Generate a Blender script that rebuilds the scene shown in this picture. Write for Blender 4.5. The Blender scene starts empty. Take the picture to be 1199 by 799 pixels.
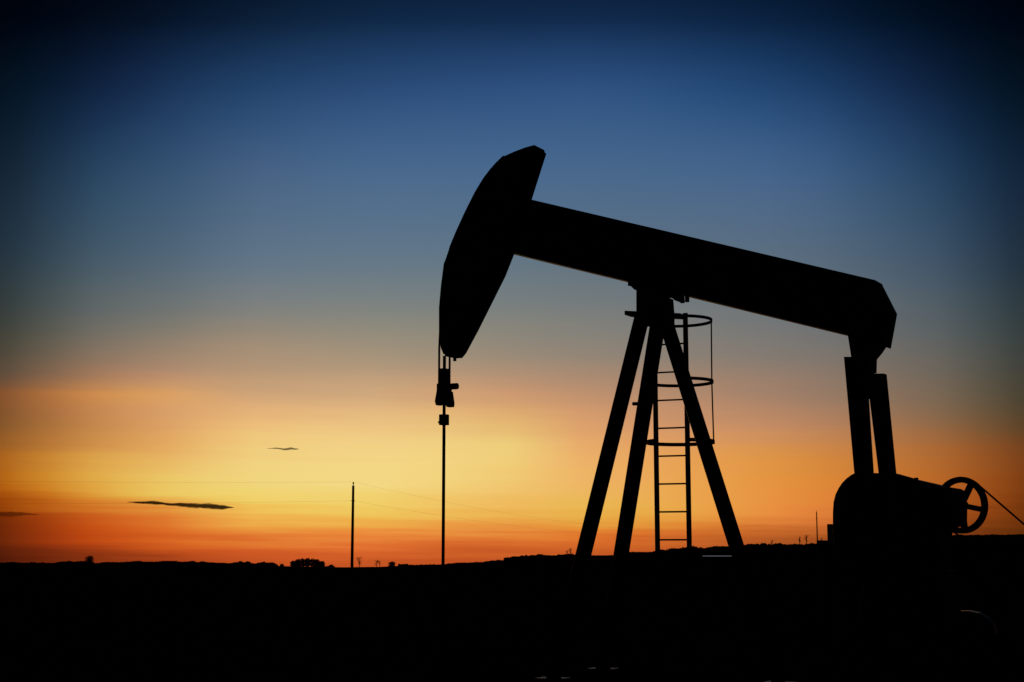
import bpy, bmesh, math, random
from mathutils import Vector, Matrix
random.seed(7)
R = math.radians
scene = bpy.context.scene
COL = scene.collection

# ------------------------------------------------------------------ camera
F = 1700.0                       # focal length in pixels of the 1199 px wide picture
EYE = 1.6
PITCH = math.atan((648 - 399.5) / F)
cam_d = bpy.data.cameras.new('camera'); cam = bpy.data.objects.new('camera', cam_d)
COL.objects.link(cam); scene.camera = cam
cam_d.sensor_width = 36; cam_d.lens = 36 * F / 1199
cam_d.clip_start = 0.1; cam_d.clip_end = 30000
cam.location = (0, 0, EYE); cam.rotation_euler = (math.pi / 2 + PITCH, 0, 0)
sp, cp = math.sin(PITCH), math.cos(PITCH)

def ray(px, py):
    x = (px - 599.5) / F; v = (399.5 - py) / F
    return Vector((x, cp - sp * v, sp + cp * v))
def azel(px, py):
    d = ray(px, py).normalized()
    return math.atan2(d.x, d.y), math.asin(d.z)
def at(px, py, dist):            # world point seen at a pixel, at a ground distance
    d = ray(px, py); h = math.hypot(d.x, d.y)
    return Vector((0, 0, EYE)) + d * (dist / h)

# ------------------------------------------------------------------ sky
SKY = {   # afterglow colours by bearing (one list per bearing), sRGB, from high to low
 12:  [(12,(0,4,14)),(102,(6,22,38)),(202,(24,41,58)),(302,(41,57,69)),(402,(76,73,61)),(438,(102,81,64)),(463,(142,87,47)),(484,(134,86,46)),(502,(138,89,44)),(552,(182,104,24)),(580,(176,88,14)),(600,(118,44,6)),(620,(112,40,8)),(642,(94,32,10)),(656,(80,26,8))],
 110: [(12,(3,11,24)),(102,(17,36,66)),(202,(42,70,98)),(302,(70,90,105)),(402,(122,112,98)),(440,(164,121,90)),(463,(207,140,76)),(482,(194,132,80)),(502,(195,134,75)),(526,(208,144,72)),(552,(224,170,72)),(580,(220,148,50)),(600,(198,92,30)),(621,(194,76,18)),(641,(158,58,18)),(656,(130,48,16))],
 202: [(12,(6,19,38)),(102,(27,54,90)),(202,(56,85,117)),(302,(84,104,121)),(402,(142,128,110)),(443,(192,145,111)),(463,(221,162,99)),(484,(217,160,106)),(526,(229,172,97)),(552,(235,194,104)),(571,(236,203,100)),(586,(232,176,76)),(606,(222,120,46)),(626,(218,104,36)),(646,(184,74,26)),(656,(160,62,24))],
 300: [(12,(10,28,50)),(102,(35,67,107)),(202,(71,98,132)),(302,(97,117,135)),(402,(158,140,119)),(452,(200,160,120)),(502,(236,188,122)),(552,(241,212,128)),(578,(240,212,110)),(603,(240,184,82)),(621,(233,146,60)),(641,(213,94,38)),(656,(194,82,34))],
 440: [(12,(13,36,64)),(102,(42,75,119)),(202,(74,105,141)),(302,(100,120,136)),(402,(155,143,123)),(452,(200,163,124)),(502,(236,194,130)),(552,(244,216,134)),(592,(240,206,102)),(611,(238,182,78)),(632,(236,132,58)),(650,(203,90,38)),(662,(190,80,34))],
 580: [(12,(14,37,67)),(102,(45,79,125)),(202,(74,105,141)),(302,(99,118,133)),(402,(147,137,121)),(452,(194,150,116)),(471,(213,160,112)),(502,(230,188,116)),(531,(240,210,126)),(552,(241,206,120)),(581,(240,190,102)),(600,(238,182,86)),(616,(233,153,68)),(630,(226,122,50)),(641,(208,98,40)),(656,(190,82,34))],
 680: [(12,(15,37,68)),(102,(46,81,128)),(202,(73,104,140)),(302,(98,115,129)),(402,(140,132,120)),(452,(182,142,112)),(502,(222,162,108)),(552,(238,180,104)),(590,(234,184,84)),(606,(232,172,70)),(626,(226,122,46)),(641,(208,100,40)),(656,(190,84,34))],
 902: [(12,(9,30,58)),(102,(33,69,113)),(202,(69,100,139)),(302,(92,110,127)),(402,(126,121,115)),(452,(156,127,107)),(502,(198,140,98)),(552,(226,148,64)),(602,(233,141,64)),(626,(195,101,40)),(645,(170,84,34)),(656,(160,76,30))],
 1100:[(12,(1,13,28)),(102,(16,36,66)),(202,(38,67,98)),(302,(64,84,104)),(402,(96,98,96)),(482,(130,102,76)),(543,(176,102,44)),(585,(182,94,34)),(614,(140,66,24)),(650,(110,50,18))],
 1187:[(12,(0,6,18)),(102,(5,22,38)),(202,(21,41,64)),(302,(38,54,70)),(402,(61,68,66)),(482,(86,70,48)),(552,(130,66,22)),(590,(122,56,14)),(614,(102,48,10)),(650,(84,38,10))],
}
def lin(c):
    return tuple((v/255/12.92 if v/255 <= .04045 else ((v/255+.055)/1.055)**2.4) for v in c)
world = bpy.data.worlds.new('World'); scene.world = world; world.use_nodes = True
nt = world.node_tree; nt.nodes.clear()
def N(tree, t, **k):
    n = tree.nodes.new(t)
    for a, v in k.items(): setattr(n, a, v)
    return n
def M(tree, op, a, b=None, c=None, clamp=False):
    n = tree.nodes.new('ShaderNodeMath'); n.operation = op; n.use_clamp = clamp
    for i, v in enumerate((a, b, c)):
        if v is None: continue
        if isinstance(v, (int, float)): n.inputs[i].default_value = v
        else: tree.links.new(v, n.inputs[i])
    return n.outputs[0]
tc = N(nt, 'ShaderNodeTexCoord'); sep = N(nt, 'ShaderNodeSeparateXYZ')
nt.links.new(tc.outputs['Generated'], sep.inputs[0])
az = M(nt, 'ARCTAN2', sep.outputs[0], sep.outputs[1])
el = M(nt, 'ARCSINE', sep.outputs[2])
# thin stratus layering: an uneven, long-drawn warp of the height at which colours sit
comb = N(nt, 'ShaderNodeCombineXYZ'); nt.links.new(M(nt, 'MULTIPLY', az, 5.0), comb.inputs[0])
tilt = M(nt, 'MULTIPLY_ADD', az, 0.010, el)
nt.links.new(M(nt, 'MULTIPLY', tilt, 150.0), comb.inputs[1])
n1 = N(nt, 'ShaderNodeTexNoise'); n1.inputs['Scale'].default_value = 1.0; n1.inputs['Detail'].default_value = 4
n1.inputs['Roughness'].default_value = .55; nt.links.new(comb.outputs[0], n1.inputs['Vector'])
low = N(nt, 'ShaderNodeMapRange'); low.clamp = True
nt.links.new(el, low.inputs[0]); low.inputs[1].default_value = R(7.5); low.inputs[2].default_value = R(1.2)
low.inputs[3].default_value = 0.10; low.inputs[4].default_value = 1.0
wob = M(nt, 'MULTIPLY', M(nt, 'SUBTRACT', n1.outputs[0], .5), low.outputs[0])
elw = M(nt, 'MULTIPLY_ADD', wob, 0.024, el)
# broader, softer unevenness a little higher up
comb2 = N(nt, 'ShaderNodeCombineXYZ'); nt.links.new(M(nt, 'MULTIPLY', az, 3.2), comb2.inputs[0]); nt.links.new(M(nt, 'MULTIPLY', tilt, 34.0), comb2.inputs[1]); comb2.inputs[2].default_value = 4.7
n2 = N(nt, 'ShaderNodeTexNoise'); n2.inputs['Scale'].default_value = 1.0; n2.inputs['Detail'].default_value = 3
nt.links.new(comb2.outputs[0], n2.inputs['Vector'])
mid = N(nt, 'ShaderNodeMapRange'); mid.clamp = True; mid.interpolation_type = 'SMOOTHSTEP'; nt.links.new(el, mid.inputs[0])
mid.inputs[1].default_value = R(16); mid.inputs[2].default_value = R(7); mid.inputs[3].default_value = 0; mid.inputs[4].default_value = 1
elw = M(nt, 'MULTIPLY_ADD', M(nt, 'MULTIPLY', M(nt, 'SUBTRACT', n2.outputs[0], .5), mid.outputs[0]), 0.014, elw)
EL0, EL1 = R(-1.0), R(90)
# height axis, stretched so that the low bands get most of the ramp
def hmap(e): return (max(e - EL0, 0) / (EL1 - EL0)) ** 0.5
t = M(nt, 'POWER', M(nt, 'MAXIMUM', M(nt, 'DIVIDE', M(nt, 'SUBTRACT', elw, EL0), EL1 - EL0), 0.0), 0.5)
def mono(xs, ys, x):            # smooth monotone interpolation
    n = len(xs)
    sl = [(ys[j+1]-ys[j])/(xs[j+1]-xs[j]) for j in range(n-1)]
    m = [sl[0]] + [0 if sl[j-1]*sl[j] <= 0 else 2*sl[j-1]*sl[j]/(sl[j-1]+sl[j]) for j in range(1, n-1)] + [sl[-1]]
    if x <= xs[0]: return ys[0]
    if x >= xs[-1]: return ys[-1]
    j = max(q for q in range(n-1) if xs[q] <= x); h = xs[j+1]-xs[j]; u = (x-xs[j])/h
    return (2*u**3-3*u*u+1)*ys[j]+(u**3-2*u*u+u)*h*m[j]+(-2*u**3+3*u*u)*ys[j+1]+(u**3-u*u)*h*m[j+1]
YS = [12,60,102,150,202,250,302,350,402,426,443,454,463,473,484,502,527,552,571,586,600,612,626,641,656]
KX = sorted(SKY)
def row(cx, y): t_ = SKY[cx]; return [mono([q[0] for q in t_], [q[1][k] for q in t_], y) for k in range(3)]
TAB = {y: {cx: row(cx, y) for cx in KX} for y in YS}
for y in YS:                    # the glow keeps sinking beyond both ends
    TAB[y][-90] = [v*.50 for v in TAB[y][12]]; TAB[y][-260] = [v*.28 for v in TAB[y][12]]
    TAB[y][1300] = [v*.50 for v in TAB[y][1187]]; TAB[y][1480] = [v*.28 for v in TAB[y][1187]]
SKY2 = {}
for cx in (-260,-170,-90,-40,12,60,110,155,202,250,300,370,440,520,600,680,755,830,902,970,1040,1100,1145,1187,1240,1300,1390,1480):
    SKY2[cx] = [(y, tuple(max(0, mono(sorted(TAB[y]), [TAB[y][q][k] for q in sorted(TAB[y])], cx)) for k in range(3))) for y in YS]
SKY = SKY2
cols = sorted(SKY)
acc = None; prev_az = None
for i, cx in enumerate(cols):
    r = N(nt, 'ShaderNodeValToRGB'); r.color_ramp.interpolation = 'LINEAR'
    st = [(hmap(azel(cx, y)[1]), lin(c)) for y, c in SKY[cx]]
    top = st[0][1]
    st += [(hmap(azel(cx, -60)[1]), tuple(v * .45 for v in top)), (1.0, (.0008, .0016, .0040))]
    st.sort()
    # densify with a smooth (monotone) curve so that no kinks show
    xs = [s[0] for s in st]
    def smooth(k, x):
        ys = [s[1][k] for s in st]; n = len(xs)
        sl = [(ys[j+1]-ys[j])/(xs[j+1]-xs[j]) for j in range(n-1)]
        m = [sl[0]] + [0 if sl[j-1]*sl[j] <= 0 else 2*sl[j-1]*sl[j]/(sl[j-1]+sl[j]) for j in range(1, n-1)] + [sl[-1]]
        if x <= xs[0]: return ys[0]
        if x >= xs[-1]: return ys[-1]
        j = max(q for q in range(n-1) if xs[q] <= x); h = xs[j+1]-xs[j]; u = (x-xs[j])/h
        return (2*u**3-3*u*u+1)*ys[j]+(u**3-2*u*u+u)*h*m[j]+(-2*u**3+3*u*u)*ys[j+1]+(u**3-u*u)*h*m[j+1]
    lo, hi = xs[0], hmap(azel(cx, -60)[1])
    pts = [lo + (hi - lo) * j / 29 for j in range(30)] + [hi + (1-hi)*.4, 1.0]
    e = r.color_ramp.elements
    e[0].position = pts[0]; e[0].color = tuple(max(smooth(k, pts[0]), 0) for k in range(3)) + (1,)
    e[1].position = 1.0; e[1].color = tuple(smooth(k, 1.0) for k in range(3)) + (1,)
    for p in pts[1:-1]:
        q = e.new(p); q.color = tuple(max(smooth(k, p), 0) for k in range(3)) + (1,)
    nt.links.new(t, r.inputs[0])
    a = azel(cx, 430)[0]
    if acc is None: acc = r.outputs[0]
    else:
        mr = N(nt, 'ShaderNodeMapRange'); mr.clamp = True; mr.interpolation_type = 'LINEAR'
        nt.links.new(az, mr.inputs[0]); mr.inputs[1].default_value = prev_az; mr.inputs[2].default_value = a
        mx = N(nt, 'ShaderNodeMix'); mx.data_type = 'RGBA'
        nt.links.new(mr.outputs[0], mx.inputs[0]); nt.links.new(acc, mx.inputs[6]); nt.links.new(r.outputs[0], mx.inputs[7])
        acc = mx.outputs[2]
    prev_az = a
# away from the afterglow the dusk sky sinks to night blue
aw = N(nt, 'ShaderNodeMapRange'); aw.clamp = True; aw.interpolation_type = 'SMOOTHSTEP'
nt.links.new(M(nt, 'ABSOLUTE', az), aw.inputs[0]); aw.inputs[1].default_value = R(24); aw.inputs[2].default_value = R(60)
mx = N(nt, 'ShaderNodeMix'); mx.data_type = 'RGBA'
nt.links.new(aw.outputs[0], mx.inputs[0]); nt.links.new(acc, mx.inputs[6]); mx.inputs[7].default_value = (.0012, .0022, .0050, 1)
bg = N(nt, 'ShaderNodeBackground'); nt.links.new(mx.outputs[2], bg.inputs[0]); bg.inputs[1].default_value = 1.0
out = N(nt, 'ShaderNodeOutputWorld'); nt.links.new(bg.outputs[0], out.inputs[0])

scene.view_settings.view_transform = 'Standard'; scene.view_settings.look = 'None'
scene.view_settings.exposure = 0; scene.view_settings.gamma = 1; scene.view_settings.use_curve_mapping = False

# ------------------------------------------------------------------ materials
def mat(name, c1, c2, rough=.6, metal=0., scale=6., bump=.2, spec=.5, detail=6):
    m = bpy.data.materials.new(name); m.use_nodes = True; t_ = m.node_tree; b = t_.nodes['Principled BSDF']
    tcn = N(t_, 'ShaderNodeTexCoord'); n = N(t_, 'ShaderNodeTexNoise')
    n.inputs['Scale'].default_value = scale; n.inputs['Detail'].default_value = detail
    t_.links.new(tcn.outputs['Object'], n.inputs['Vector'])
    r = N(t_, 'ShaderNodeValToRGB'); r.color_ramp.elements[0].position = .38; r.color_ramp.elements[1].position = .66
    r.color_ramp.elements[0].color = (*c1, 1); r.color_ramp.elements[1].color = (*c2, 1)
    t_.links.new(n.outputs[0], r.inputs[0]); t_.links.new(r.outputs[0], b.inputs['Base Color'])
    b.inputs['Roughness'].default_value = rough; b.inputs['Metallic'].default_value = metal
    b.inputs['Specular IOR Level'].default_value = spec
    if bump:
        bn = N(t_, 'ShaderNodeBump'); bn.inputs['Strength'].default_value = bump; bn.inputs['Distance'].default_value = .02
        t_.links.new(n.outputs[0], bn.inputs['Height']); t_.links.new(bn.outputs[0], b.inputs['Normal'])
    return m
PAINT = mat('dark_painted_steel', (.012,.012,.013), (.022,.019,.017), .45, 0, 5, .15, .3)
STEEL = mat('worn_steel', (.03,.028,.026), (.06,.05,.045), .45, .6, 12, .1)
GLOSS = mat('glossy_steel', (.02,.02,.02), (.03,.03,.03), .22, .3, 3, .05)
RUST = mat('rusty_earth_caked_steel', (.02,.014,.010), (.035,.022,.015), 1.0, 0, 4, .5, 0)
CABLE = mat('greasy_wire_rope', (.02,.018,.016), (.035,.03,.028), .5, .4, 60, .3)
RUBBER = mat('black_rubber', (.012,.012,.012), (.02,.02,.02), .7, 0, 20, .1)
CONC = mat('oil_stained_concrete', (.02,.019,.017), (.045,.042,.038), 1.0, 0, 3, .6, 0)
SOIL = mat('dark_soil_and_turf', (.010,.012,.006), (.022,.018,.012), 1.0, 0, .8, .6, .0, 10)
LEAF = mat('dark_foliage', (.010,.016,.007), (.022,.030,.012), .9, 0, 1.5, 0, .1)
BARK = mat('bark', (.02,.016,.012), (.04,.032,.025), .95, 0, 8, .3, .1)
WOOD = mat('creosoted_pole_wood', (.018,.013,.010), (.035,.026,.02), .9, 0, 9, .3, .1)
CERAM = mat('insulator_glaze', (.04,.02,.012), (.06,.03,.02), .25, 0, 9, 0)
WIRE = mat('line_wire', (.04,.04,.04), (.06,.06,.06), .6, .5, 9, 0)
ROOF = mat('galvanised_roof', (.19,.175,.17), (.26,.24,.23), .25, 1.0, 2, .02)
BOARD = mat('weathered_boards', (.03,.025,.02), (.05,.04,.033), .9, 0, 4, .3, .1)
WATER = mat('glint_water', (.008,.008,.008), (.012,.012,.012), .04, 0, 14, .02, .5)
GRASS = mat('dry_grass', (.014,.016,.008), (.03,.028,.014), .9, 0, 3, 0, .05)

def cloud_mat(dens):
    m = bpy.data.materials.new('dusk_cloud'); m.use_nodes = True; t_ = m.node_tree; b = t_.nodes['Principled BSDF']
    b.inputs['Base Color'].default_value = (.22,.17,.15,1); b.inputs['Roughness'].default_value = 1; b.inputs['Specular IOR Level'].default_value = 0
    tr = N(t_, 'ShaderNodeBsdfTransparent'); mixs = N(t_, 'ShaderNodeMixShader')
    tcn = N(t_, 'ShaderNodeTexCoord'); n = N(t_, 'ShaderNodeTexNoise'); n.inputs['Scale'].default_value = .03; n.inputs['Detail'].default_value = 5
    mp = N(t_, 'ShaderNodeMapping'); mp.inputs['Scale'].default_value = (1,1,3.5)
    t_.links.new(tcn.outputs['Object'], mp.inputs[0]); t_.links.new(mp.outputs[0], n.inputs['Vector'])
    lw = N(t_, 'ShaderNodeLayerWeight'); lw.inputs[0].default_value = .35
    f = M(t_, 'MULTIPLY', M(t_, 'SUBTRACT', 1.0, lw.outputs['Facing']), 1.1)
    g = M(t_, 'ADD', f, M(t_, 'MULTIPLY', M(t_, 'SUBTRACT', n.outputs[0], .5), 1.2))
    g = M(t_, 'MULTIPLY', M(t_, 'MULTIPLY', g, 1.6, clamp=True), dens)
    tl = N(t_, 'ShaderNodeBsdfTranslucent'); tl.inputs[0].default_value = (.42,.13,.07,1); mb = N(t_, 'ShaderNodeMixShader'); mb.inputs[0].default_value = .6
    t_.links.new(b.outputs[0], mb.inputs[1]); t_.links.new(tl.outputs[0], mb.inputs[2])
    t_.links.new(g, mixs.inputs[0]); t_.links.new(tr.outputs[0], mixs.inputs[1]); t_.links.new(mb.outputs[0], mixs.inputs[2])
    t_.links.new(mixs.outputs[0], t_.nodes['Material Output'].inputs[0])
    return m
CLOUDS = [cloud_mat(.80), cloud_mat(.55), cloud_mat(.34)]

# ------------------------------------------------------------------ mesh helpers
class MB:
    def __init__(s): s.bm = bmesh.new()
    def box(s, lo, hi, mtx=None):
        vs = [s.bm.verts.new((x, y, z)) for x in (lo[0], hi[0]) for y in (lo[1], hi[1]) for z in (lo[2], hi[2])]
        if mtx:
            for v in vs: v.co = mtx @ v.co
        for f in ((0,1,3,2),(4,6,7,5),(0,4,5,1),(2,3,7,6),(0,2,6,4),(1,5,7,3)): s.bm.faces.new([vs[i] for i in f])
        return s
    def prism(s, pts, b0, b1):       # pts = (a, z) outline, extruded across the local y axis
        n = len(pts)
        v0 = [s.bm.verts.new((a, b0, z)) for a, z in pts]; v1 = [s.bm.verts.new((a, b1, z)) for a, z in pts]
        s.bm.faces.new(v0); s.bm.faces.new(v1[::-1])
        for i in range(n):
            j = (i + 1) % n; s.bm.faces.new((v0[i], v1[i], v1[j], v0[j]))
        return s
    def bar(s, p, q, w, h, up=Vector((0,1,0))):
        p, q = Vector(p), Vector(q); d = q - p; L = d.length; zx = d.normalized()
        x = up.cross(zx).normalized(); y = zx.cross(x)
        m = Matrix((x, y, zx)).transposed().to_4x4(); m.translation = p
        return s.box((-w/2, -h/2, 0), (w/2, h/2, L), m)
    def hbeam(s, p, q, w, h, t=.014, up=Vector((0,1,0))):    # flanges h apart along 'x', web between
        p, q = Vector(p), Vector(q); d = q - p; L = d.length; zx = d.normalized()
        x = up.cross(zx).normalized(); y = zx.cross(x)
        m = Matrix((x, y, zx)).transposed().to_4x4(); m.translation = p
        s.box((-w/2, -h/2, 0), (-w/2+t, h/2, L), m); s.box((w/2-t, -h/2, 0), (w/2, h/2, L), m)
        return s.box((-w/2+t, -t/2, 0.0), (w/2-t, t/2, L), m)
    def tube(s, pts, r, n=10, closed=False, caps=True):
        pts = [Vector(p) for p in pts]; rings = []
        N_ = len(pts)
        for i, p in enumerate(pts):
            if closed: d = pts[(i+1) % N_] - pts[i-1]
            else: d = pts[min(i+1, N_-1)] - pts[max(i-1, 0)]
            d.normalize(); up = Vector((0,0,1)) if abs(d.z) < .95 else Vector((1,0,0))
            x = d.cross(up).normalized(); y = d.cross(x)
            rr = r[i] if isinstance(r, (list, tuple)) else r
            rings.append([s.bm.verts.new(p + (x*math.cos(k*2*math.pi/n) + y*math.sin(k*2*math.pi/n))*rr) for k in range(n)])
        for i in range(N_ if closed else N_-1):
            A, B = rings[i], rings[(i+1) % N_]
            for k in range(n): s.bm.faces.new((A[k], A[(k+1) % n], B[(k+1) % n], B[k]))
        if caps and not closed: s.bm.faces.new(rings[0][::-1]); s.bm.faces.new(rings[-1])
        return s
    def build(s, name, m, parent=None, smooth=False, bevel=0):
        me = bpy.data.meshes.new(name); bmesh.ops.recalc_face_normals(s.bm, faces=s.bm.faces[:])
        s.bm.to_mesh(me); s.bm.free(); me.materials.append(m)
        if smooth:
            for p in me.polygons: p.use_smooth = True
        o = bpy.data.objects.new(name, me); COL.objects.link(o)
        if parent: o.parent = parent
        if bevel:
            b = o.modifiers.new('bevel', 'BEVEL'); b.width = bevel; b.segments = 2; b.limit_method = 'ANGLE'
        return o
def tag(o, label=None, cat=None, group=None, kind=None):
    for k, v in (('label', label), ('category', cat), ('group', group), ('kind', kind)):
        if v: o[k] = v
    return o
def empty(name, loc, rz=0):
    o = bpy.data.objects.new(name, None); COL.objects.link(o); o.location = loc; o.rotation_euler = (0, 0, rz); o.empty_display_size = .3
    return o
def disc_pts(ca, cz, r, n=32, a0=0, a1=2*math.pi):
    return [(ca + r*math.cos(a0 + (a1-a0)*i/n), cz + r*math.sin(a0 + (a1-a0)*i/n)) for i in range(n + (abs(a1-a0) < 6.2))]

# ------------------------------------------------------------------ terrain
PROFILE = [(-400,660),(0,660.5),(100,660),(150,659),(200,658.5),(240,659.5),(290,661),(330,664),(400,665.5),(440,664.8),(500,663),(540,660.5),(580,658),
           (610,655),(650,652.8),(690,651.2),(722,650.8),(733,647.2),(770,647.2),(810,645.5),(870,643),(920,640.5),(980,639.5),(1060,632),(1120,628.5),(1199,628),(1600,626)]
PA = [(azel(x, y)[0], azel(x, y)[1]) for x, y in PROFILE]
RIDGE = 1200.0
def lerp_tab(tab, x):
    if x <= tab[0][0]: return tab[0][1]
    for (x0, y0), (x1, y1) in zip(tab, tab[1:]):
        if x <= x1: return y0 + (y1 - y0) * (x - x0) / (x1 - x0)
    return tab[-1][1]
def hsh(i, j): return math.sin(i*12.9898 + j*78.233)*43758.5453 % 1
def vnoise(x, y):
    i, j = math.floor(x), math.floor(y); u, v = x-i, y-j; u, v = u*u*(3-2*u), v*v*(3-2*v)
    return (hsh(i,j)*(1-u)+hsh(i+1,j)*u)*(1-v) + (hsh(i,j+1)*(1-u)+hsh(i+1,j+1)*u)*v
def ground_z(x, y):
    d = math.hypot(x, y); a = math.atan2(x, y)
    zr = EYE + RIDGE * math.tan(lerp_tab(PA, a))
    if abs(a) > R(40): zr *= max(0, 1 - (abs(a) - R(40)) / R(30))
    s = min(max((d - 60) / (RIDGE - 60), 0), 1); s = s*s*(3-2*s)
    z = zr * s
    if d > RIDGE: z -= (d - RIDGE) * .012
    amp = .03 if d < 30 else .10
    return z + (vnoise(x*.35, y*.35) - .5) * amp - amp*.4
g = bmesh.new()
azs = []
a = -180.0
while a < 180: azs.append(a); a += .25 if -24 <= a < 24 else 3.0
ds = [0.6]
while ds[-1] < 9000: ds.append(ds[-1] * (1.045 if ds[-1] < 1300 else 1.15) + .05)
c0 = g.verts.new((0, 0, ground_z(0, 0))); prev = None
for d in ds:
    ring = [g.verts.new((d*math.sin(R(q)), d*math.cos(R(q)), ground_z(d*math.sin(R(q)), d*math.cos(R(q))))) for q in azs]
    n = len(ring)
    for k in range(n):
        if prev is None: g.faces.new((c0, ring[(k+1) % n], ring[k]))
        else: g.faces.new((prev[k], prev[(k+1) % n], ring[(k+1) % n], ring[k]))
    prev = ring
m_ = MB(); m_.bm.free(); m_.bm = g
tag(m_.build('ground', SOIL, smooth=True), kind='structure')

# small reflecting puddles added behind the pump to give faint ground glints
def blob(name, c, rx, ry, kind='structure'):
    m = MB(); vs = [m.bm.verts.new((rx*math.cos(k*math.pi/12)*(.8+.4*hsh(k, rx*7)), ry*math.sin(k*math.pi/12)*(.8+.4*hsh(k+3, rx*5)), 0)) for k in range(24)]
    m.bm.faces.new(vs); o = m.build(name, WATER); o.location = c; return tag(o, kind=kind)
for px, py, rx, ry in ((668, 797.5, .07, .12), (737, 798, .26, .10), (836, 790, .15, .12)):
    e_ = azel(px, py)[1]; d_ = (EYE - .012) / math.tan(-e_); p = at(px, py, d_); p.z = ground_z(p.x, p.y) + .012
    blob('glint_puddle', p, rx, ry)

# ------------------------------------------------------------------ pumpjack
PHI = R(30)
SX = 15.7 * (768 - 599.5) / F / cp * 1.0
C = Vector((SX, 15.7, 0))
U = Vector((math.cos(PHI), -math.sin(PHI), 0)); B = Vector((math.sin(PHI), math.cos(PHI), 0))   # along the beam, and away from the camera
CAMP = Vector((0, 0, EYE))
def L(px, py, b=0.0):            # local (along, height) of a point in the plane 'b' across the machine
    d = ray(px, py); s = ((C + B * b - CAMP).dot(B)) / d.dot(B); p = CAMP + d * s - C
    return (p.dot(U), p.z)
def P3(px, py, b=0.0):
    a_, z_ = L(px, py, b); return Vector((a_, b, z_))

pump = empty('pumpjack', C, -PHI)
tag(pump, 'black silhouetted oil pumpjack with raised curved head nodding over the well', 'pumpjack')

# concrete pad under it
padm = MB().box((-2.6, -1.15, -.25), (6.4, 1.15, .10))
pad = padm.build('concrete_pad', CONC, bevel=.02); pad.location = C; pad.rotation_euler = (0, 0, -PHI)
tag(pad, kind='structure')

# skid frame
m = MB()
for b in (-.75, .75):
    m.hbeam((-1.7, b, .20), (6.1, b, .20), .20, .15, up=Vector((0,1,0)))
sk = m.build('skid_frame', RUST, pump)
for a in (-1.6, -.6, .9, 1.9, 3.0, 4.2, 5.2, 6.0): MB().box((a-.06, -.67, .12), (a+.06, .67, .28)).build('cross_member', RUST, sk)

# walking beam: I section, plated at both ends
hw = .13
t0 = P3(625, 234.5, -hw); t1 = P3(1031, 329.5, -hw)
b0 = P3(602, 298.5, hw); b1 = P3(992, 393.5, hw)
def on(l0, l1, a): k = (a - l0.x) / (l1.x - l0.x); return l0.z + (l1.z - l0.z) * k
aL, aR = L(590, 260)[0], L(1029, 330)[0]
def slab(aa, bb, o_top, o_bot, y0, y1, ref='top'):
    m = MB(); l = (t0, t1) if ref == 'top' else (b0, b1)
    m.prism([(aa, on(*l, aa)+o_top), (bb, on(*l, bb)+o_top), (bb, on(*l, bb)+o_bot), (aa, on(*l, aa)+o_bot)], y0, y1); return m
beam = slab(aL, aR, -.026, -.026, -.009, .009)
beam.bm.free(); beam.bm = bmesh.new()
beam.prism([(aL, on(t0,t1,aL)-.026), (aR, on(t0,t1,aR)-.026), (aR, on(b0,b1,aR)+.026), (aL, on(b0,b1,aL)+.026)], -.009, .009)
beam = beam.build('walking_beam', PAINT, pump)
slab(aL, aR, 0, -.026, -hw, hw).build('flange', PAINT, beam, bevel=.004)
slab(aL, L(1012, 396, hw)[0], .026, 0, -hw, hw, 'bot').build('flange', PAINT, beam, bevel=.004)
m = MB(); a = aL + .5
m.bm.free()
while a < aR - .2:
    for s in (-1, 1):
        y0, y1 = sorted((s*.010, s*(hw-.012)))
        MB().prism([(a-.007, on(t0,t1,a)-.028), (a+.007, on(t0,t1,a)-.028), (a+.007, on(b0,b1,a)+.028), (a-.007, on(b0,b1,a)+.028)], y0, y1).build('stiffener', PAINT, beam)
    a += .62

# horse head
ctr = [(624,169),(613,172),(600,177),(589,182),(582,189),(574,198),(566,208.5),(556,225),(544,249),(534,271),(526.5,289),(520,308),(516.5,335),(514.3,360),(514.3,388),(515.8,407),(519,415)]
backp = [(535,420.5),(541,420),(546,414),(560,388),(576,356),(592,324),(601.5,300),(623,233.5),(640,180)]
def shift(px, py, side, w):      # move an outline pixel inwards by the half thickness seen obliquely
    return L(px, py, -w if side == 'near' else w)
hh = .15
front = [shift(x, y, 'near', hh) for x, y in ctr]; back = [shift(x, y, 'far', hh) for x, y in backp]
top_mid = L(629, 171, 0)
outline = front + back
head = MB().prism(outline, -hh+.03, hh-.03).build('horse_head', PAINT, pump, bevel=.005)
# curved face plate over the front edge
m = MB(); fr = front[3:]
inner = []
for i, (a, z) in enumerate(fr):
    p0 = fr[max(i-1, 0)]; p1 = fr[min(i+1, len(fr)-1)]; dx, dz = p1[0]-p0[0], p1[1]-p0[1]; l_ = math.hypot(dx, dz)
    inner.append((a - dz/l_*.03, z + dx/l_*.03))
if inner[4][0] < fr[4][0]: inner = [(2*a-p, 2*z-q) for (a, z), (p, q) in zip(fr, inner)]
m.prism(fr + inner[::-1], -hh, hh)
m.build('face_plate', PAINT, head, bevel=.004)
m = MB(); bk = back[1:]
inn = []
for i, (a, z) in enumerate(bk):
    p0 = bk[max(i-1, 0)]; p1 = bk[min(i+1, len(bk)-1)]; dx, dz = p1[0]-p0[0], p1[1]-p0[1]; l_ = math.hypot(dx, dz)
    inn.append((a - dz/l_*.02, z + dx/l_*.02))
if inn[3][0] > bk[3][0]: inn = [(2*a-p, 2*z-q) for (a, z), (p, q) in zip(bk, inn)]
m.prism(bk + inn[::-1], -hh, hh); m.build('back_plate', PAINT, head, bevel=.004)
m = MB().tube([P3(532.5, 414), P3(532.5, 423)], .02, 8); m.build('cable_stop', STEEL, head)

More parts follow.
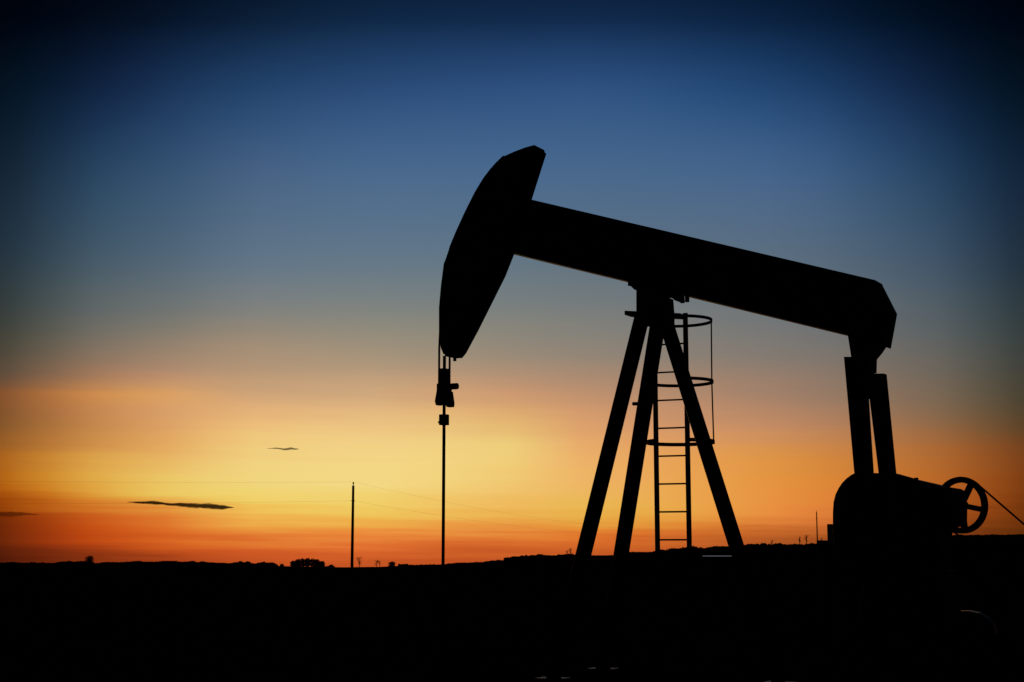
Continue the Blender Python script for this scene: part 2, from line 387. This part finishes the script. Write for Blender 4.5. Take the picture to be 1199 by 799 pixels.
# bridle, carrier bar, polished rod
rod_a = L(519.6, 540)[0]
def zat(py, b=0): return L(520, py, b)[1]
for b in (-.115, .115):
    pts = [Vector((a - .012, b, z)) for a, z in front[4:-1]]
    pts = [p for p in pts if p.z > zat(395)] + [Vector((rod_a, b, zat(409))), Vector((rod_a, b, zat(452)))]
    MB().tube(pts, .013, 8).build('bridle_cable', CABLE, pump, smooth=True)
cb = MB().prism([(rod_a-.045, zat(432)), (rod_a+.045, zat(432)), (rod_a+.05, zat(459)), (rod_a-.05, zat(459))], -.06, .06)
cb.box((rod_a-.045, -.10, zat(459)), (rod_a+.045, .10, zat(450)))
cb = cb.build('carrier_bar', STEEL, pump, bevel=.006)
for b, wd in ((-.115, .008), (.115, .026)):
    MB().prism([(rod_a-.008, zat(457.5)), (rod_a+.012+wd*.6, zat(457.5)), (rod_a+.026+wd, zat(471)), (rod_a+.022+wd, zat(476)), (rod_a-.022, zat(476)), (rod_a-.036, zat(471))], b-.04, b+.04).build('cable_socket', STEEL, cb, bevel=.008)
MB().box((rod_a-.045, -.09, zat(474)), (rod_a+.045, .09, zat(458))).build('load_plate', STEEL, cb, bevel=.005)
MB().tube([(rod_a+.02, .08, zat(452.3)), (rod_a+.135, .08, zat(452.3))], .038, 14).build('load_cell', STEEL, cb, smooth=False, bevel=.004)
rod_bot = Vector((rod_a + .0, 0, 1.05))
MB().tube([Vector((rod_a, 0, zat(417))), rod_bot], .019, 12).build('polished_rod', STEEL, pump, smooth=True)
cl = MB().box((rod_a-.045, -.045, zat(498)), (rod_a+.045, .045, zat(485.5)))
cl = cl.build('rod_clamp', STEEL, pump, bevel=.005)
MB().tube([(rod_a-.065, -.02, zat(494.5)), (rod_a+.06, -.02, zat(494.5))], .014, 6).build('bolt', STEEL, cl)

# saddle and post cap
m = MB().prism([L(741,333), L(743,337), L(747,341), L(790,349.5), L(794,353.5), L(798,353), L(797,345), L(741,326)], -.10, .10)
m.build('saddle', PAINT, pump, bevel=.004)
for px, py, b in ((741, 336, -.07), (799, 355, 0), (802.5, 353, .05)): MB().box((L(px,py)[0]-.018, b-.02, L(px, py)[1]), (L(px,py)[0]+.018, b+.02, L(px, py-12)[1])).build('saddle_bolt', STEEL, pump)
MB().prism(disc_pts(*L(768, 350), .12, 24), -.12, .12).build('center_bearing', PAINT, pump, bevel=.01)
m = MB().prism([L(747.5,341), L(786,350), L(787.5,368), L(787.5,382), L(748,382), L(747.5,366)], -.06, .06)
m.build('bearing_stand', PAINT, pump, bevel=.005)
m = MB().prism([L(733,364.5), L(798,367.5), L(798,372.5), L(733,369.5)], -.04, .14)
m.build('post_cap', PAINT, pump, bevel=.003)

# samson post legs
def leg(p, q, w):
    d = (q - p); q2 = p + d * ((p.z - .30) / (p.z - q.z))
    o = MB().tube([p, q2], w/2, 24).build('leg', PAINT, pump, smooth=True)
    MB().box((q2.x-.15, q2.y-.12, .28), (q2.x+.15, q2.y+.12, .31)).build('foot_plate', PAINT, o)
    return o
leg(P3(751.6, 372, -.10), P3(683, 650, -.50), .168)
leg(P3(771.4, 372, .10), P3(727.2, 650, .50), .172)
leg(P3(778, 372, 0), P3(865.5, 650, 0), .160)
MB().tube([P3(741, 473, .2), P3(752, 473, .2)], .022, 6).build('bracket', PAINT, pump)
# low tie beam between the front legs
MB().bar((P3(683.5, 735, -.5).x, -.6, .95), (P3(683.5, 735, -.5).x, .6, .95), .07, .07, up=Vector((1,0,0))).build('cross_tie', RUST, pump)

# ladder with cage, standing parallel to the beam on its far side
lb = .45
LW = .362 / 2                              # half width between rails
lmid = P3(787.2, 560, lb); LROT = R(7)
def lz(py, px=787): return L(px, py, lb)[1]
ztop = lz(366, 806)
lad = MB().bar((-LW, -.33, lz(372)), (-LW, -.01, lz(372)), .03, .03, up=Vector((0,0,1))).build('ladder', PAINT, pump)
lad.location = (lmid.x, lb, 0); lad.rotation_euler = (0, 0, LROT)
for a in (-LW, LW): MB().box((a-.027, -.008, .32), (a+.027, .008, ztop)).build('rail', PAINT, lad)
zz = [lz(403 + 32.75*k) for k in range(0, 8)]
while zz[-1] > .75: zz.append(zz[-1] - .302)
for z in zz: MB().tube([(-LW+.027, 0, z), (LW-.027, 0, z)], .0095, 8).build('rung', PAINT, lad)
cr = .382; cbk = math.sqrt(cr*cr - LW*LW); th = math.asin(LW/cr)
q = R(17); bars = []
for py, hz in ((370, .017), (443, .018), (515, .021)):
    z = lz(py, 797); n = 48; m = MB()
    A = [(-math.pi/2 + th) + (2*math.pi - 2*th) * k / n for k in range(n+1)]
    lo = [m.bm.verts.new((rr*math.cos(w_), cbk + rr*math.sin(w_), z + dz)) for w_ in A for rr, dz in ((cr-.005,-hz),(cr+.005,-hz),(cr+.005,hz),(cr-.005,hz))]
    for k in range(n):
        for j in range(4): m.bm.faces.new((lo[k*4+j], lo[k*4+(j+1) % 4], lo[k*4+4+(j+1) % 4], lo[k*4+4+j]))
    m.bm.faces.new(lo[:4]); m.bm.faces.new(lo[-4:])
    m.build('cage_hoop', PAINT, lad)
    bars.append(Vector(((cr-.008)*math.cos(q), cbk + (cr-.008)*math.sin(q), z)))
MB().tube([bars[0], bars[0].lerp(bars[1], .5) + Vector((-.004,0,0)), bars[1] + Vector((-.008, 0, 0)), bars[2]], .0085, 8).build('cage_bar', PAINT, lad)

# tail: end casting, tail bearing, equalizer, pitman arms
m = MB().prism([L(985, 322), L(1029, 331.5), L(1046.5, 366), L(1039, 407), L(1033, 405), L(1024, 400), L(985, 391)], -hw-.004, hw+.004)
m.build('tail_casting', PAINT, pump, bevel=.006)
m = MB().prism([L(996, 393), L(1036, 403), L(1030, 412), L(1023.5, 420), L(1023, 436), L(1001, 436), L(1000, 418)], -.11, .11)
m.build('tail_bearing', PAINT, pump, bevel=.006)
eb = .115
PB = .43
MB().box((L(1012, 440)[0]-.07, -.38, L(1012, 462)[1]), (L(1012, 440)[0]+.05, .36, L(1012, 438)[1])).build('equalizer_bar', PAINT, pump, bevel=.008)
def quad(pp, b, t, name):
    return MB().prism([L(x, y, b) for x, y in pp], b-t, b+t).build(name, PAINT, pump, bevel=.005)
quad([(989.5,418.5),(1013,418.5),(1026.2,620),(1007.5,620)], -PB, .045, 'pitman_arm')
quad([(1015.8,438),(1037,438),(1054.8,620),(1038,620)], PB, .045, 'pitman_arm')
MB().prism([L(1003,419,-PB+.05), L(1019,419,-PB+.05), L(1019,464,-PB+.05), L(1005,464,-PB+.05)], -PB+.048, -PB+.20).build('arm_socket', PAINT, pump, bevel=.005)
MB().prism([L(1006,436), L(1021,438), L(1024,464), L(1006,464)], .0, PB-.05).build('arm_socket', PAINT, pump, bevel=.005)

# gearbox, pedestal, cranks with counterweights
gb = MB().prism([L(1030,560), L(1046,556.5), L(1070,561), L(1096,567), L(1110,571.5), L(1119,571.5), L(1125,575), L(1127,590), L(1126.5, 613), L(1123, 616.5), L(1111, 617.5), L(1108, 630), L(1108, 668), L(1030,668)], -.22, .22)
gb = gb.build('gearbox', PAINT, pump, bevel=.012)
MB().tube([P3(1073, 564, 0), P3(1073, 559.5, 0)], .02, 8).build('breather', STEEL, gb)
MB().tube([P3(1080, 610, -.50), P3(1080, 610, .50)], .07, 20).build('crankshaft', STEEL, gb)
z_ped = L(1075, 668)[1]
ax0, ax1 = L(1030, 668)[0], L(1112, 668)[0]
MB().prism([(ax0-.05, z_ped), (ax1, z_ped), (ax1+.05, .28), (ax0-.25, .28)], -.32, .32).build('pedestal', PAINT, pump, bevel=.006)
for s, b in ((-1, -.31), (1, .31)):
    off = 4.5 if s < 0 else -4.5
    out_ = [(1002,553.5),(1049,554.5),(1072,561),(1100,590),(1100,630),(1075,668),(1040,684),(1000,684),(982,672),(976,650),(974.7,625),(974.7,600),(975.5,588),(977.8,579),(981.5,571.5),(986,565),(991,560),(996.5,556)]
    if s > 0: out_ = [(x+4 if x < 1000 else x, y+2) for x, y in out_]
    cw = [L(x, y, b-.05 if s < 0 else b) for x, y in out_]
    c_ = MB().prism([L(1000, 598, b), L(1010, 588, b), L(1090, 594, b), L(1098, 612, b), L(1090, 628, b), L(1012, 628, b), L(1000, 618, b)], b-.07, b+.07).build('crank', PAINT, pump, bevel=.01)
    MB().prism(cw, b-.05, b+.05).build('counterweight', PAINT, c_, bevel=.012)
    MB().tube([(L(1015,605,b)[0], b - s*.02, L(1015,605,b)[1]), (L(1015,605,b)[0], b + s*.20, L(1015,605,b)[1])], .05, 16).build('crank_pin', STEEL, c_)
# brake housing at the front of the gearbox
m = MB().box((L(971.3,620,.1)[0], 0.02, .28), (L(978,620,.1)[0], .18, L(972,614,.1)[1]))
m.build('brake_post', PAINT, pump, bevel=.003)
MB().box((L(961.5,636,.1)[0], -.05, .28), (L(971,636,.1)[0], .25, L(965,633,.1)[1])).build('brake_housing', PAINT, pump, bevel=.005)

# big sheave beyond the gearbox, slightly skewed to the machine, and its belt down to the motor
sb = .50
hx, hz_ = L(1125.6, 591.8, sb); rr = (L(1124, 592, sb)[1] - L(1124, 625.2, sb)[1]); SKEW = R(-17)
def place(o): o.location = (hx, sb, 0); o.rotation_euler = (0, 0, SKEW); return o
sh = place(MB().prism(disc_pts(0, hz_, .045, 20), -.07, .07).build('sheave', PAINT, pump, bevel=.006))
m = MB(); n = 56
sec = ((rr-.056,-.018),(rr-.012,-.024),(rr,-.024),(rr-.012,-.012),(rr-.012,.012),(rr,.024),(rr-.012,.024),(rr-.056,.018))
vs = [[m.bm.verts.new((r_*math.cos(2*math.pi*k/n), y_, hz_+r_*math.sin(2*math.pi*k/n))) for r_, y_ in sec] for k in range(n)]
for k in range(n):
    for j in range(8): m.bm.faces.new((vs[k][j], vs[k][(j+1) % 8], vs[(k+1) % n][(j+1) % 8], vs[(k+1) % n][j]))
m.build('rim', PAINT, sh)
for k in range(5):
    q = R(-12 + 72*k); d = Vector((math.cos(q), 0, math.sin(q))); c3 = Vector((0, 0, hz_))
    MB().bar(c3 + d*.040, c3 + d*(rr-.055), .05, .06, up=Vector((0,1,0))).build('spoke', PAINT, sh, bevel=.006)
place(MB().tube([(0, -.33, hz_), (0, 0, hz_)], .04, 16).build('input_shaft', STEEL, pump))
mcx, mcz, mr = 1.60, .92, .11
mo = MB().tube([(mcx, -.62, mcz), (mcx, -.12, mcz)], .2, 24)
mo.box((mcx-.2, -.6, .28), (mcx+.2, -.16, mcz-.15)); mo = place(mo.build('electric_motor', PAINT, pump, bevel=.006))
m = MB()
for k in range(16): m.box((-.006, -.58, .19), (.006, -.18, .225), Matrix.Translation((mcx, 0, mcz)) @ Matrix.Rotation(R(k*360/16), 4, 'Y'))
m.build('cooling_fins', PAINT, mo)
MB().prism(disc_pts(mcx, mcz, mr, 24), -.05, .05).build('motor_sheave', STEEL, mo)
D_ = math.hypot(mcx, mcz - hz_); base = math.atan2(mcz - hz_, mcx); bt = math.acos((rr - mr) / D_)
loop = []
for k in range(25): q = base + bt + (2*math.pi - 2*bt) * k / 24; loop.append(Vector(((rr-.004)*math.cos(q), 0, hz_ + (rr-.004)*math.sin(q))))
for k in range(13): q = base - bt + 2*bt * k / 12; loop.append(Vector((mcx + (mr+.004)*math.cos(q), 0, mcz + (mr+.004)*math.sin(q))))
place(MB().tube(loop, .0095, 6, closed=True).build('drive_belt', RUBBER, pump))
# invented round shouldered housing, added to give a faint arc gleam low down
q0 = [(1078,800),(1078,722),(1082,716.5),(1136,715),(1148,717.5),(1158,723),(1165,731),(1168.5,742),(1169,800)]
MB().prism([L(x, y, -.55) for x, y in q0], -.66, -.5).build('gleam_housing', GLOSS, pump, bevel=.008)

# ------------------------------------------------------------------ wellhead
wp = C + U * rod_a
wh = empty('wellhead', (wp.x, wp.y, 0), -PHI); tag(wh, 'dark steel wellhead under the polished rod, lost in the shade', 'wellhead')
MB().tube([(0,0,-.05),(0,0,.45)], .14, 20).tube([(0,0,.45),(0,0,.50)], .20, 20).build('casing_head', RUST, wh)
MB().tube([(0,0,.50),(0,0,.85)], .07, 16).tube([(-.30,0,.68),(.30,0,.68)], .045, 12).build('pumping_tee', RUST, wh)
MB().tube([(0,0,.85),(0,0,1.06)], .05, 16).tube([(0,0,1.06),(0,0,1.09)], .075, 16).build('stuffing_box', RUST, wh)
MB().tube([(.30,0,.68),(.30,0,.05)], .035, 12).build('flow_line', RUST, wh)
ring = [(.42, .11*math.cos(k*math.pi/10), .25+.11*math.sin(k*math.pi/10)) for k in range(20)]
MB().tube([(.1,0,.25),(.42,0,.25)], .03, 10).tube(ring, .012, 6, closed=True).build('valve_wheel', RUST, wh)

# ------------------------------------------------------------------ added low shed, roof tilted to reflect a pale line of sky
p = at(840, 651.5, 200); gz = ground_z(p.x, p.y)
shed = empty('glint_shed', (p.x, p.y, gz), -math.atan2(p.x, p.y)); tag(shed, 'added low dark shed with a metal roof tilted to glint between ladder and right leg', 'shed')
zr_ = p.z - gz
MB().box((-1.85, -.75, -.3), (1.85, .75, zr_-.09)).build('wall', BOARD, shed)
m = MB().box((-1.98, -.85, 0), (1.98, .85, .03), Matrix.Translation((0, 0, zr_)) @ Matrix.Rotation(R(4.0), 4, 'X'))
m.build('roof', ROOF, shed)

# ------------------------------------------------------------------ utility poles and wires
def pole(base_px, top_py, dist, r, label):
    tp = at(base_px, top_py, dist); gz = ground_z(tp.x, tp.y); h = tp.z - gz
    o = empty('utility_pole', (tp.x, tp.y, gz)); tag(o, label, 'utility pole', 'utility poles crossing the fields')
    MB().tube([(0,0,-.4),(0,0,h*.5),(0,0,h-.38)], [r*1.12, r*1.0, r*.86], 14).build('shaft', WOOD, o, smooth=True)
    MB().tube([(0,0,h-.38),(0,0,h-.22)], .03, 8).build('pin', STEEL, o)
    MB().tube([(0,0,h-.26),(0,0,h-.17),(0,0,h-.09),(0,0,h)], [.05,.10,.055,.07], 12).build('insulator', CERAM, o)
    zb = h - (1.95 if dist < 200 else 2.0)
    MB().tube([(-r*1.4,0,zb),(r*1.4,0,zb)], .035, 8).build('bracket', STEEL, o)
    return tp, Vector((tp.x, tp.y, gz + zb))
P1 = pole(413.7, 564.5, 153, .145, 'tall dark pole left of the pumpjack, standing beside a bare sapling')
P2 = pole(956, 598, 380, .15, 'thin distant pole just left of the gearbox on the right')
pl = at(-420, 557, 128); Lp = (pl, pl + Vector((0, 0, -1.95)))
gz = ground_z(pl.x, pl.y)
P0 = pole(-420, 557, 128, .145, 'nearer dark pole beyond the left side of the field')
def wire(p, q, sag, r, label):
    pts = []
    for k in range(41):
        u = k/40; v = p.lerp(q, u); v.z -= 4*sag*u*(1-u); pts.append(v)
    mm = MB().tube(pts, r, 5).build('power_line', WIRE); return tag(mm, label, 'power line', 'wires strung between the poles')
wire(P0[0], P1[0], .22, .0048, 'upper thin wire running left from the tall pole')
wire(P0[1], P1[1], .25, .0048, 'lower thin wire running left from the tall pole')
wire(P1[0], P2[0], 5.0, .0045, 'upper thin wire sagging right from the tall pole')
wire(P1[1], P2[1], 4.2, .0045, 'lower thin wire sagging right from the tall pole')

# ------------------------------------------------------------------ trees
def leafquad(bm, c, s):
    n = Vector((random.gauss(0,1), random.gauss(0,1), random.gauss(0,1))).normalized()
    x = n.orthogonal().normalized(); y = n.cross(x)
    bm.faces.new([bm.verts.new(c + x*s*i + y*s*j*.7) for i, j in ((-1,-.6),(.9,-1),(1,.7),(-.7,1))])
def tree(px, base_py, top_py, wpx, dist, label, cat='tree', group=None, name='tree', dens=1.0, leaf=1.0):
    b = at(px, base_py, dist); gz = ground_z(b.x, b.y); top = at(px, top_py, dist).z; h = max(top - gz, 1.0); w = wpx * dist / F
    o = empty(name, (b.x, b.y, gz)); tag(o, label, cat, group)
    m = MB().tube([(0,0,-.3),(.02*h,0,h*.4),(0,0,h*.85)], [.035*h*.7, .02*h, .008*h], 7)
    for k in range(9):
        q = random.uniform(0, 6.28); z = h*random.uniform(.25,.7); e = Vector((math.cos(q)*w*.35, math.sin(q)*w*.35, z + h*.2))
        m.tube([(0,0,z), e*.5 + Vector((0,0,z*.55)), e], [.012*h, .008*h, .003*h], 5)
    m.build('trunk', BARK, o)
    m = MB(); sd = random.random()*99
    for k in range(int(900*dens)):
        d = Vector((random.gauss(0,1), random.gauss(0,1), random.gauss(0,1))).normalized()
        lump = .72 + .42*vnoise(math.atan2(d.y, d.x)*1.6 + sd, d.z*2.4 + sd)
        r_ = lump * random.random()**.4
        p = Vector((d.x*w*.5*r_, d.y*w*.5*r_, h*(.52 + math.copysign(abs(d.z)**.75, d.z)*.48*r_)))
        leafquad(m.bm, p, random.uniform(.18,.34)*leaf)
    m.build('crown', LEAF, o); return o
def bare(px, base_py, top_py, wpx, dist, label, group=None):
    b = at(px, base_py, dist); gz = ground_z(b.x, b.y); top = at(px, top_py, dist).z; h = max(top - gz, 1.0); w = wpx * dist / F
    o = empty('bare_sapling', (b.x, b.y, gz)); tag(o, label, 'sapling', group)
    MB().tube([(0,0,-.2),(.03*w,0,h*.5),(0,0,h)], [.034*h,.024*h,.010*h], 6).build('trunk', BARK, o)
    m = MB()
    for k in range(16):
        z = h*random.uniform(.3,.85); q = random.uniform(0,6.28); l_ = w*.5*random.uniform(.4,1)
        e = Vector((math.cos(q)*l_, math.sin(q)*l_, min(z + h*random.uniform(.12,.3), h*1.02)))
        m.tube([(0,0,z), (e.x*.45, e.y*.45, z + (e.z-z)*.35), e], [.016*h,.012*h,.007*h], 4)
        for t_ in range(2):
            s = Vector((0,0,z)).lerp(e, random.uniform(.4,.9)); m.tube([s, s + Vector((random.uniform(-.15,.15)*w, random.uniform(-.15,.15)*w, h*.10))], [.009*h,.006*h], 4)
    m.build('crown', BARK, o)
DR = 1150
tree(104.5, 660, 650.5, 11, DR, 'lone rounded tree on the far left skyline', name='tree')
row = ['leftmost and lowest', 'second from left', 'third from left', 'middle and tallest', 'third from right', 'second from right', 'rightmost, leaning outward']
for k, wd in enumerate(row):
    x = 343.5 + 5.5*k
    tree(x, 665.5, [656.5,654.5,653.6,653.4,653.8,654.8,657][k], 8.4, DR, 'small round tree, %s in the tight row left of the tall pole' % wd, group='tight row of skyline trees', dens=1.7)
tree(459, 665, 657.5, 9, DR, 'small dense round bush right of the tall pole', cat='bush', name='bush')
tree(387.5, 665.5, 661.5, 6, DR, 'low shrub between the tree row and the tall pole', cat='bush', name='bush')
tree(290, 663, 657.5, 7, DR, 'small shrub on the skyline left of the tree row', cat='bush', name='bush')
tree(330, 665, 660.5, 5, DR, 'tiny shrub just left of the tight tree row', cat='bush', name='bush')
tree(788, 648, 642, 14, DR, 'broad dark bush on the skyline behind the ladder', cat='bush', name='bush')
tree(855, 646, 640.5, 10, DR, 'dark bush on the skyline just left of the right leg', cat='bush', name='bush')
bare(420.5, 664, 652.5, 8, 600, 'thin leafless sapling beside the base of the tall pole')
bare(441, 664.5, 656, 9, 900, 'faint leafless sapling between the tall pole and the round bush')
bare(444.5, 664.5, 657, 4, 900, 'small leafless twig tree just left of the round bush')
bare(668, 652, 642.5, 6, 700, 'leafless sapling touching the foot of the left leg')
bare(664, 652, 645, 5, 700, 'short leafless sapling left of the one at the left leg')
bare(904, 641, 632.5, 5, 800, 'leaning leafless sapling right of the right leg')
bare(936.5, 639.5, 628.5, 5, 800, 'thin upright leafless sapling left of the pair by the thin pole')
bare(944.5, 639.5, 627, 6, 800, 'tallest leafless sapling left of the thin pole')
bare(962, 639, 630, 5, 800, 'leafless sapling between the thin pole and the gearbox')

# far treeline and hedges along the ridge
m = MB()
px = -120.0
while px < 1330:
    base = lerp_tab(PROFILE, px)
    big = vnoise(px*.035, 3.1); fine = vnoise(px*.16, 9.7)
    hpx = .9 + 3.2*max(0, big-.3)*1.2 + 4.2*max(0, fine-.4) + 1.5*vnoise(px*.5, 1.7)**2
    if 110 < px < 280 : hpx = .8 + 3.0*max(0, fine-.45)
    if 395 < px < 452: hpx = .7
    if 690 < px < 765: hpx = .6
    if 590 < px < 690 or 770 < px < 985: hpx += 1.1
    if 520 < px < 590: hpx *= .6
    if px > 1100: hpx = .8 + 1.5*max(0, fine-.4)*1.5
    if px < 118: hpx *= .6
    if 325 < px < 400: hpx = .9
    if 380 < px < 392: hpx = 2.2
    if 452 < px < 466: hpx = 1.2
    for k in range(5):
        d = random.uniform(1150, 1230); x_ = px + random.uniform(-.5,.5)
        b = at(x_, base, d); gz = ground_z(b.x, b.y); hh_ = hpx * RIDGE / F; z_ = 0.0
        while z_ < hh_*(.75 + .25*random.random()):
            q_ = random.uniform(.3,.55); leafquad(m.bm, Vector((b.x, b.y, gz + z_)), q_); z_ += random.uniform(.3,.6)
    px += .40
tag(m.build('treeline', LEAF), 'distant ragged treeline and hedges along the whole horizon', 'treeline', kind='stuff')

# rough grass round the pump
m = MB()
for k in range(9000):
    d = 5 + 45*random.random()**1.3; q = R(random.uniform(-26, 26)); x, y = d*math.sin(q), d*math.cos(q)
    lp = Matrix.Rotation(PHI, 3, 'Z') @ (Vector((x, y, 0)) - C)
    if -2.7 < lp.x < 6.5 and abs(lp.y) < 1.25: continue
    z = ground_z(x, y) - .01; h = random.uniform(.05, .16); a = random.uniform(0, 6.28); w = .006
    dx, dy = math.cos(a), math.sin(a); bx, by = random.uniform(-.05,.05), random.uniform(-.05,.05)
    v = [m.bm.verts.new(c) for c in ((x-dx*w, y-dy*w, z), (x+dx*w, y+dy*w, z), (x+bx+dx*w*.5, y+by+dy*w*.5, z+h*.6), (x+bx*2, y+by*2, z+h))]
    m.bm.faces.new(v)
tag(m.build('grass', GRASS), 'sparse rough grass in the dark field around the pumpjack', 'grass', kind='stuff')

# ------------------------------------------------------------------ clouds
def cloud(pxs, dist, depth, label, seed, cm):
    # pxs: (x, y_centre, half thickness) along the cloud
    m = MB(); rings = []; n = 16; sc = dist / F
    c0 = at(pxs[len(pxs)//2][0], pxs[len(pxs)//2][1], dist)
    for i in range(80):
        u = i/79*(len(pxs)-1); j = min(int(u), len(pxs)-2); f_ = u-j
        x, y, h = [pxs[j][k]*(1-f_)+pxs[j+1][k]*f_ for k in range(3)]
        h *= .8 + .45*vnoise(i*.16+seed, seed) + .15*vnoise(i*.5, seed+2); y += (vnoise(i*.12, seed+5)-.5)*h*.5
        c = at(x, y, dist) - c0; d = max(h, .15)/4*depth
        fwd = Vector((c0.x, c0.y, 0)).normalized()
        rings.append([m.bm.verts.new(c + fwd*d*math.cos(2*math.pi*k/n) + Vector((0,0,1))*h*sc*math.sin(2*math.pi*k/n)*(.85+.3*vnoise(i*.35+k*3.3, seed+k))) for k in range(n)])
    for A, B_ in zip(rings, rings[1:]):
        for k in range(n): m.bm.faces.new((A[k], A[(k+1) % n], B_[(k+1) % n], B_[k]))
    m.bm.faces.new(rings[0]); m.bm.faces.new(rings[-1])
    o = m.build('cloud', cm, smooth=True); o.location = c0; return tag(o, label, 'cloud', 'small dark clouds in the glow')
cloud([(149,588,.2),(165,588.5,1.2),(178,589,1.9),(192,590,1.2),(205,591.2,1.6),(225,592.5,2.6),(245,593.3,2.9),(262,594,2.2),(274,594.5,.2)], 7000, 60, 'longest dark streak of cloud low in the orange glow, left of the tall pole', 1.3, CLOUDS[0])
cloud([(313,525.3,.2),(325,525.2,.7),(333,526.2,.9),(340,525.2,1.1),(345,525.8,.8),(350,526,.2)], 7600, 40, 'small brown cloud wisp higher up above the dark streak', 6.1, CLOUDS[1])
cloud([(-30,600.5,.6),(-10,601.5,2.4),(8,601.8,2.8),(24,602,2.0),(46,602.8,.2)], 8200, 60, 'faint reddish cloud streak at the left edge of the sky', 11.7, CLOUDS[2])
